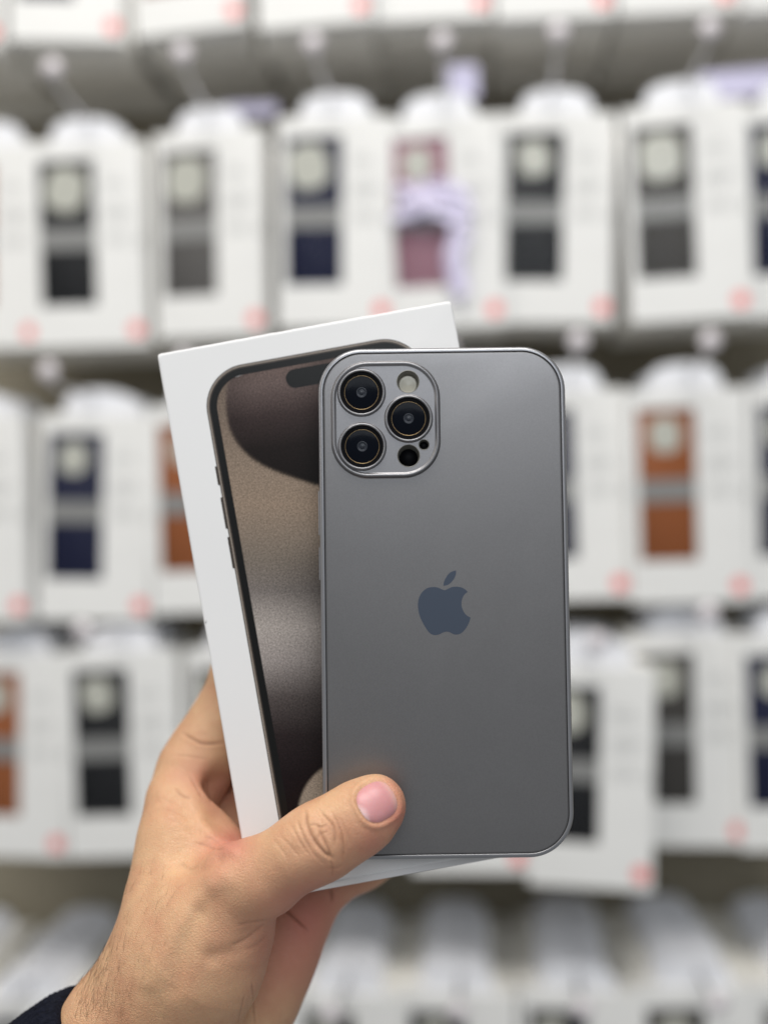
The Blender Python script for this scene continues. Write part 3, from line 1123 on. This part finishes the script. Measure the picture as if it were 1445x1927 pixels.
# (polyline, width px, depth mm, depth-range of surface)
CREASE = [
    (T([(355, 500), (365, 560), (375, 640), (425, 760), (500, 860), (570, 920), (615, 945)]), 3.0, .55, (330, 362)),
    (T([(480, 500), (560, 590), (610, 650), (628, 740), (618, 850)]), 2.3, .42, (330, 362)),
    (T([(480, 640), (500, 720), (540, 800), (575, 880), (590, 950)]), 2.6, .50, (330, 362)),
    (T([(590, 520), (650, 620), (690, 730), (705, 850), (700, 960)]), 2.2, .34, (330, 362)),
    (T([(640, 540), (700, 640), (750, 740), (762, 820)]), 2.0, .20, (330, 362)),
    (T([(390, 655), (440, 640), (500, 665), (560, 640)]), 2.0, .28, (330, 362)),
    (T([(590, 950), (605, 1050), (600, 1100)]), 2.0, .25, (330, 362)),
    (T([(450, 780), (500, 730), (560, 700)]), 1.8, .2, (330, 362)),
    (T([(130, 740), (220, 830), (300, 930)]), 2.2, .14, (330, 362)),
    (T([(220, 620), (280, 740), (330, 830), (420, 940)]), 2.2, .20, (330, 362)),
    (T([(285, 600), (330, 720), (400, 860), (500, 980)]), 2.2, .22, (330, 362)),
    (T([(60, 760), (140, 860), (220, 980)]), 2.4, .10, (330, 362)),
    (T([(700, 1000), (650, 1030), (560, 1040)]), 2.2, .15, (330, 362)),
    (W([(440, 560), (520, 600), (580, 635), (650, 645), (780, 640)]), 3.6, .75, (340, 430)),
    (W([(380, 735), (480, 742), (570, 758), (640, 762)]), 2.6, .25, (340, 430)),
    (W([(650, 930), (655, 1040), (672, 1130)]), 3.0, .4, (340, 430)),
    (W([(500, 900), (560, 1000), (600, 1080)]), 3.0, .4, (340, 430)),
    (W([(530, 1440), (640, 1465), (700, 1490), (800, 1498)]), 3.0, .45, (335, 430)),
    (W([(620, 1390), (700, 1430), (770, 1485)]), 2.4, .3, (335, 430)),
    (W([(380, 1000), (440, 1060), (520, 1085)]), 3.4, .45, (340, 430)),
    (W([(420, 1600), (500, 1635), (560, 1610)]), 4.0, .35, (335, 430)),
    (W([(300, 1250), (400, 1280), (520, 1330)]), 2.6, .16, (335, 430)),
    (W([(290, 1170), (400, 1200), (500, 1240)]), 2.6, .16, (335, 430)),
    (W([(280, 1090), (380, 1120), (470, 1150)]), 2.6, .14, (335, 430)),
    (Q([(500, 415), (560, 465), (630, 525), (735, 618)]), 3.2, 1.1, (360, 440)),
    (Q([(296, 990), (308, 1100), (318, 1250), (330, 1320)]), 2.6, .55, (340, 440)),
    (Q([(245, 1090), (215, 1220), (195, 1320)]), 2.4, .35, (340, 440)),
    (Q([(890, 290), (903, 340), (905, 385)]), 3.6, 1.0, (360, 440)),
    (Q([(140, 730), (230, 695), (310, 640), (400, 545)]), 4.0, .45, (335, 400)),
    (Q([(180, 570), (300, 550), (420, 530)]), 3.5, .3, (335, 400)),
    (Q([(250, 760), (330, 720), (420, 640)]), 4.0, .3, (335, 400)),
]
disp = np.zeros(len(HV))
crease_shade = np.zeros(len(HV))
for pl_, wd, dp, rg_ in CREASE:
    sp = spline(pl_, 5, False)
    S2 = np.array([(p.x, p.y) for p in sp])
    bx0, bx1 = S2[:, 0].min() - 15, S2[:, 0].max() + 15
    by0, by1 = S2[:, 1].min() - 15, S2[:, 1].max() + 15
    sel = np.where((hx_ > bx0) & (hx_ < bx1) & (hy_ > by0) & (hy_ < by1) & (HV[:, 1] > rg_[0]) & (HV[:, 1] < rg_[1]) & (facing > 0.05))[0]
    if not len(sel):
        continue
    best = np.full(len(sel), 1e9)
    tt = np.zeros(len(sel))
    for i in range(len(S2) - 1):
        a, b_ = S2[i], S2[i + 1]
        ab = b_ - a
        pa = np.stack([hx_[sel] - a[0], hy_[sel] - a[1]], 1)
        h_ = np.clip(pa @ ab / (ab @ ab), 0, 1)
        dd = np.linalg.norm(pa - h_[:, None] * ab, axis=1)
        u_ = dd < best
        best[u_] = dd[u_]
        tt[u_] = (i + h_[u_]) / (len(S2) - 1)
    taper = np.clip(np.minimum(tt, 1 - tt) * 5 + 0.12, 0, 1)
    if wd > 2.35 and rg_[1] != 362:
        wd *= 0.85
        dp *= 0.6
    gauss = np.exp(-(best / wd) ** 2) * taper
    rimup = np.exp(-((best - 2.3 * wd) / (1.6 * wd)) ** 2) * taper
    fw = np.clip(facing[sel] * 3, 0, 1)
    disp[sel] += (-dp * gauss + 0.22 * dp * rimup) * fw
    crease_shade[sel] = np.maximum(crease_shade[sel], gauss ** 1.8 * fw * min(1, dp * 1.6))  # darkens the creases in the skin colour, shade painted into the folds

# broad relief: thumb joint bump, its tendon, and the dips beside them
def relief(pts, wd_, amt, ymax=400):
    global disp
    sp_ = spline(pts, 22, False) if len(pts) > 1 else [Vector(pts[0])]
    A2 = np.array([(p.x, p.y) for p in sp_])
    for c0_ in range(0, len(HV), 100000):
        sl = slice(c0_, c0_ + 100000)
        dd = ((hx_[sl, None] - A2[:, 0]) ** 2 + (hy_[sl, None] - A2[:, 1]) ** 2).min(1)
        disp[sl] += amt * np.exp(-dd / wd_ ** 2) * (HV[sl, 1] < ymax) * np.clip(facing[sl] * 2.5, 0, 1)


relief([(418, 1650)], 26, 1.3)
relief([(400, 1668), (355, 1712), (318, 1775), (285, 1850)], 17, 0.7)
relief([(345, 1640), (378, 1632), (405, 1618)], 15, -1.2)
relief([(335, 1505), (352, 1530), (372, 1560)], 15, -0.9)
relief([(375, 1545), (405, 1580), (440, 1604)], 11, 0.7)
relief([(318, 1560), (310, 1620), (300, 1690)], 20, 0.6)
relief([(372, 1720), (345, 1790), (330, 1860)], 18, -0.7)
relief([(470, 1760), (440, 1790), (400, 1800)], 16, -0.7)
relief([(560, 1602), (585, 1590)], 16, -0.3, 362)

# nail bed
NC = np.array([709.5, 1509.5])
NA = math.radians(30)
ax1 = np.array([math.cos(NA), -math.sin(NA)])
ax2 = np.array([math.sin(NA), math.cos(NA)])
NL, NWd = 35.0, 37.0
q = np.stack([hx_ - NC[0], hy_ - NC[1]], 1)
qa, qb = q @ ax1 / NL, q @ ax2 / NWd
rho = (np.abs(qa) ** 2.6 + np.abs(qb) ** 2.6) ** (1 / 2.6)
selN = (HV[:, 1] < 362) & (facing > 0.02) & (rho < 2)
nd = (rho - 1) * NL
fold = np.exp(-((nd - 0.5) / 2.6) ** 2) * -0.38 + np.exp(-((nd - 7.5) / 4.5) ** 2) * 0.42 * (1 - 0.4 * np.clip(qa, 0, 1))
inside = np.where(rho < 1, -0.25, 0.0)
disp += np.where(selN, fold + inside, 0)
HVd = HV + NRM * disp[:, None]


# skin tint (real blood-flush differences of the skin)
def blob(cx, cy, r, w_=1.0, ymax=500):
    return w_ * np.exp(-(((hx_ - cx) ** 2 + (hy_ - cy) ** 2) / r ** 2)) * (HV[:, 1] < ymax)


red = (blob(750, 1535, 34, .8, 362) + blob(705, 1590, 40, .6, 362) + blob(600, 1585, 40, .22, 362) + blob(440, 1585, 32, .75) + blob(400, 1595, 30, .35) + blob(420, 1490, 45, .55)
       + blob(365, 1455, 40, .35) + blob(560, 1780, 110, .8) + blob(590, 1700, 60, .45) + blob(415, 1640, 45, .25) + blob(740, 1480, 26, .5, 362) + blob(680, 1670, 60, .3))
red = np.clip(red, 0, 1)

person = obj_from('person', HVd * 0.001, HF.tolist(), None)
me = person.data
a1 = me.attributes.new('flush', 'FLOAT', 'POINT')
a1.data.foreach_set('value', red.astype(np.float32))
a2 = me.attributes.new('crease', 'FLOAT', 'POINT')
a2.data.foreach_set('value', crease_shade.astype(np.float32))
tag(person, 'hand in a navy knit cuff gripping the case and white box, thumb in front', 'person')

M_skin = bpy.data.materials.new('skin')
M_skin.use_nodes = True
nt = M_skin.node_tree
b = nt.nodes['Principled BSDF']


def node(t, **kw):
    n = nt.nodes.new(t)
    for k_, v_ in kw.items():
        setattr(n, k_, v_)
    return n


tc = node('ShaderNodeTexCoord')
fl = node('ShaderNodeAttribute', attribute_name='flush')
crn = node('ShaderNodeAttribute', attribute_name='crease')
nA = node('ShaderNodeTexNoise')
nA.inputs['Scale'].default_value = 90
nA.inputs['Detail'].default_value = 5
nt.links.new(tc.outputs['Object'], nA.inputs['Vector'])
mixA = node('ShaderNodeMix', data_type='RGBA')
mixA.inputs['A'].default_value = (0.575, 0.345, 0.195, 1)
mixA.inputs['B'].default_value = (0.50, 0.262, 0.150, 1)
mrA = node('ShaderNodeMapRange')
mrA.inputs[1].default_value = 0.35
mrA.inputs[2].default_value = 0.7
nt.links.new(nA.outputs['Fac'], mrA.inputs[0])
nt.links.new(mrA.outputs[0], mixA.inputs['Factor'])
mixB = node('ShaderNodeMix', data_type='RGBA')
nt.links.new(fl.outputs['Fac'], mixB.inputs['Factor'])
nt.links.new(mixA.outputs['Result'], mixB.inputs['A'])
mixB.inputs['B'].default_value = (0.50, 0.185, 0.135, 1)
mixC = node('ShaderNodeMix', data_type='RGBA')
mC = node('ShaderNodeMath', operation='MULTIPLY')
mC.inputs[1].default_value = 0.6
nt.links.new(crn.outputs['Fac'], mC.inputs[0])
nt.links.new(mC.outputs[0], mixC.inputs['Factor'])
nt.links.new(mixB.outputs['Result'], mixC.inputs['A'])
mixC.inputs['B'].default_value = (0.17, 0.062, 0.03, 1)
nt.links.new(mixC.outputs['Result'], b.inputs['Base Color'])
b.inputs['Roughness'].default_value = 0.47
b.inputs['Specular IOR Level'].default_value = 0.42
b.inputs['Subsurface Weight'].default_value = 0.15
b.inputs['Subsurface Radius'].default_value = (1.0, 0.32, 0.16)
b.inputs['Subsurface Scale'].default_value = 0.0035
vo = node('ShaderNodeTexVoronoi', feature='DISTANCE_TO_EDGE')
vo.inputs['Scale'].default_value = 950
mapn = node('ShaderNodeMapping')
mapn.inputs['Scale'].default_value = (1.0, 1.0, 1.9)
mapn.inputs['Rotation'].default_value = (0, 0.6, 0)
nW = node('ShaderNodeTexNoise')
nW.inputs['Scale'].default_value = 160
nW.inputs['Detail'].default_value = 4
addv = node('ShaderNodeVectorMath', operation='MULTIPLY_ADD')
nt.links.new(tc.outputs['Object'], nW.inputs['Vector'])
nt.links.new(nW.outputs['Color'], addv.inputs[0])
addv.inputs[1].default_value = (0.004, 0.004, 0.004)
nt.links.new(tc.outputs['Object'], addv.inputs[2])
nt.links.new(addv.outputs[0], mapn.inputs['Vector'])
nt.links.new(mapn.outputs[0], vo.inputs['Vector'])
mv = node('ShaderNodeMapRange')
mv.inputs[1].default_value = 0.0
mv.inputs[2].default_value = 0.25
nt.links.new(vo.outputs['Distance'], mv.inputs[0])
bp1 = node('ShaderNodeBump')
bp1.inputs['Strength'].default_value = 0.45
bp1.inputs['Distance'].default_value = 0.00025
nt.links.new(mv.outputs[0], bp1.inputs['Height'])
nL = node('ShaderNodeTexNoise')
nL.inputs['Scale'].default_value = 260
nL.inputs['Detail'].default_value = 5
nt.links.new(tc.outputs['Object'], nL.inputs['Vector'])
bp2 = node('ShaderNodeBump')
bp2.inputs['Strength'].default_value = 0.25
bp2.inputs['Distance'].default_value = 0.0006
nt.links.new(nL.outputs['Fac'], bp2.inputs['Height'])
nt.links.new(bp1.outputs[0], bp2.inputs['Normal'])
nt.links.new(bp2.outputs[0], b.inputs['Normal'])
me.materials.append(M_skin)

# thumbnail: patch laid on the thumb's surface
M_nail = bpy.data.materials.new('nail')
M_nail.use_nodes = True
nt = M_nail.node_tree
b = nt.nodes['Principled BSDF']
na = nt.nodes.new('ShaderNodeAttribute')
na.attribute_name = 'nail'
nt.links.new(na.outputs['Color'], b.inputs['Base Color'])
b.inputs['Roughness'].default_value = 0.42
b.inputs['Specular IOR Level'].default_value = 0.5
b.inputs['Subsurface Weight'].default_value = 0.15
b.inputs['Subsurface Scale'].default_value = 0.002
tcn = nt.nodes.new('ShaderNodeTexCoord')
mpn = nt.nodes.new('ShaderNodeMapping')
mpn.inputs['Rotation'].default_value = (0, NA, 0)
mpn.inputs['Scale'].default_value = (150, 150, 1500)
nn = nt.nodes.new('ShaderNodeTexNoise')
nn.inputs['Scale'].default_value = 1
nt.links.new(tcn.outputs['Object'], mpn.inputs['Vector'])
nt.links.new(mpn.outputs[0], nn.inputs['Vector'])
bn = nt.nodes.new('ShaderNodeBump')
bn.inputs['Strength'].default_value = 0.25
bn.inputs['Distance'].default_value = 0.0002
nt.links.new(nn.outputs['Fac'], bn.inputs['Height'])
nt.links.new(bn.outputs[0], b.inputs['Normal'])
NR, NTH = 26, 72
pp, cols = [], []
for i in range(NR + 1):
    rr_ = i / NR
    for j in range(NTH):
        th_ = 2 * math.pi * j / NTH
        c_, s_ = math.cos(th_), math.sin(th_)
        sc2 = 1 / (abs(c_) ** 2.6 + abs(s_) ** 2.6) ** (1 / 2.6)
        A_, B2_ = rr_ * c_ * sc2, rr_ * s_ * sc2
        w2d = NC + ax1 * A_ * (NL + 0.6) + ax2 * B2_ * (NWd + 0.6)
        pp.append((w2d[0], w2d[1], A_, B2_, rr_))
pp = np.array(pp)
dirs = np.stack([(pp[:, 0] - 722.5) / Fm, np.ones(len(pp)), (963.5 - pp[:, 1]) / Fm], 1)
tY = np.full(len(pp), 328.0)
nocarve = lambda p: chain(p, HAND['thumb'][0], HAND['thumb'][1])
for _ in range(60):
    P_ = dirs * tY[:, None]
    tY = tY + np.clip(nocarve(P_), -1, 4) * 0.9
P_ = dirs * tY[:, None]
Nn = grad(P_, nocarve, 0.3)
edge = pp[:, 4] ** 6
off = 0.24 * (1 - edge) - 0.22 * edge + 0.12 * (1 - pp[:, 3] ** 2)
P_ = P_ + Nn * off[:, None]
pinkc = np.array([0.52, 0.235, 0.24])
lun = np.array([0.72, 0.50, 0.49])
tipc = np.array([0.66, 0.40, 0.34])
A_ = pp[:, 2]
B_n = pp[:, 3]
wl = 1 - ss(A_ + 0.42 * (B_n - 0.25) ** 2 * 1.2 , -0.98, -0.60)
wt = ss(A_ + 0.1 * B_n ** 2, 0.55, 0.95)
nc = pinkc[None] * (1 - wl[:, None]) + lun[None] * wl[:, None]
nc = nc * (1 - 0.7 * wt[:, None]) + tipc[None] * 0.7 * wt[:, None]
nf_ = []
for i in range(NR):
    for j in range(NTH):
        a = i * NTH + j
        b2 = i * NTH + (j + 1) % NTH
        nf_.append((a, b2, b2 + NTH, a + NTH))
nail = obj_from('thumbnail', P_ * 0.001, nf_, M_nail, person)
ca = nail.data.color_attributes.new('nail', 'FLOAT_COLOR', 'POINT')
ca.data.foreach_set('color', np.concatenate([nc, np.ones((len(nc), 1))], 1).astype(np.float32).ravel())
fix_normals(nail)
ensure_front(nail)

# fine dark hair on the wrist
rs = np.random.RandomState(5)
cand = np.where((hx_ > 140) & (hx_ < 330) & (hy_ > 1640) & (hy_ < 1927) & (facing > 0.03) & (facing < 0.85))[0]
wgt = np.exp(-(((hx_[cand] - 175) / 55) ** 2)) * np.exp(-((hy_[cand] - 1890) / 110) ** 2) + 0.06
ch_ = rs.choice(cand, 300, replace=False, p=wgt / wgt.sum())
hv, hf = [], []
M_hair = mat('hair_dark', (0.10, 0.060, 0.035, 1), 0.5)
for c in ch_:
    p0 = HVd[c]
    n0 = NRM[c]
    tdir = np.array([0.15 + rs.normal(0, .35), -0.1, 0.9 + rs.normal(0, .2)])
    tdir = tdir - n0 * (tdir @ n0)
    tdir /= np.linalg.norm(tdir)
    sd_ = np.cross(n0, tdir)
    Ln = rs.uniform(3.5, 8)
    bend = rs.normal(0, 0.25)
    ptsH = []
    for k_ in range(5):
        t = k_ / 4
        ptsH.append(p0 + tdir * Ln * t + sd_ * bend * Ln * t * t + n0 * (0.9 * math.sin(t * 2.4) * 0.8))
    s = len(hv)
    for k_ in range(5):
        wv = 0.030 * (1 - 0.8 * k_ / 4)
        for q3 in range(3):
            an = 2 * math.pi * q3 / 3
            hv.append((ptsH[k_] + (sd_ * math.cos(an) + n0 * math.sin(an)) * wv) * 0.001)
    for k_ in range(4):
        for q3 in range(3):
            a = s + k_ * 3 + q3
            b2 = s + k_ * 3 + (q3 + 1) % 3
            hf.append((a, b2, b2 + 3, a + 3))
obj_from('wrist_hair', hv, hf, M_hair, person)['kind'] = 'stuff'

# knitted cuff
M_knit = mat('navy_knit', (0.006, 0.007, 0.013, 1), 0.95, spec=0.1, noise=(700, 0.5), bump=(1200, 0.9, 0.0008))
axp = np.array([-0.74, 0.67])
cen0 = np.array([277.0, 2012.0])
ax3 = PX(*(cen0 + axp * 300), 18) - PX(*cen0, 20)
ax3 /= np.linalg.norm(ax3)
s1 = np.array([-ax3[2], 0, ax3[0]])
s1 /= np.linalg.norm(s1)
s2v = np.cross(ax3, s1)
c0 = PX(*cen0, 13)
sv, sf = [], []
NPH, NRG = 360, 60
prof_ = [(8.2, 26.0), (6.2, 30.0), (5.2, 34.5), (5.0, 36.8), (5.6, 38.2)]
for i in range(NRG):
    t = i / (NRG - 1)
    prof_.append((6.6 + t * 55, 38.8 + 3.0 * math.sin(min(t * 2.0, 1) * 1.6)))
rsn = np.random.RandomState(8)
for (al, ra) in prof_:
    for j in range(NPH):
        ph_ = 2 * math.pi * j / NPH
        rib = 0.55 * abs(math.cos(ph_ * 28 + 0.06 * math.sin(al * .7))) if ra > 30 else 0.2
        knit = 0.16 * math.sin(al * 3.2 + (1 if int(ph_ * 28 / math.pi) % 2 else 0) * 2.0) + rsn.normal(0, 0.05)
        r2 = ra + (rib * 2.6 - 0.4) * min(1, max(0, (al - 6.0) / 6)) + knit * min(1, max(0.1, (al - 5) / 5))
        sv.append((c0 + ax3 * al + s1 * math.cos(ph_) * r2 * 0.99 + s2v * math.sin(ph_) * r2 * 1.0) * 0.001)
nl = len(prof_)
for i in range(nl - 1):
    for j in range(NPH):
        a = i * NPH + j
        b2 = i * NPH + (j + 1) % NPH
        sf.append((a, b2, b2 + NPH, a + NPH))
cuff = fix_normals(obj_from('sleeve_cuff', sv, sf, M_knit, person))

scene.cycles.use_denoising = True
scene.cycles.max_bounces = 8
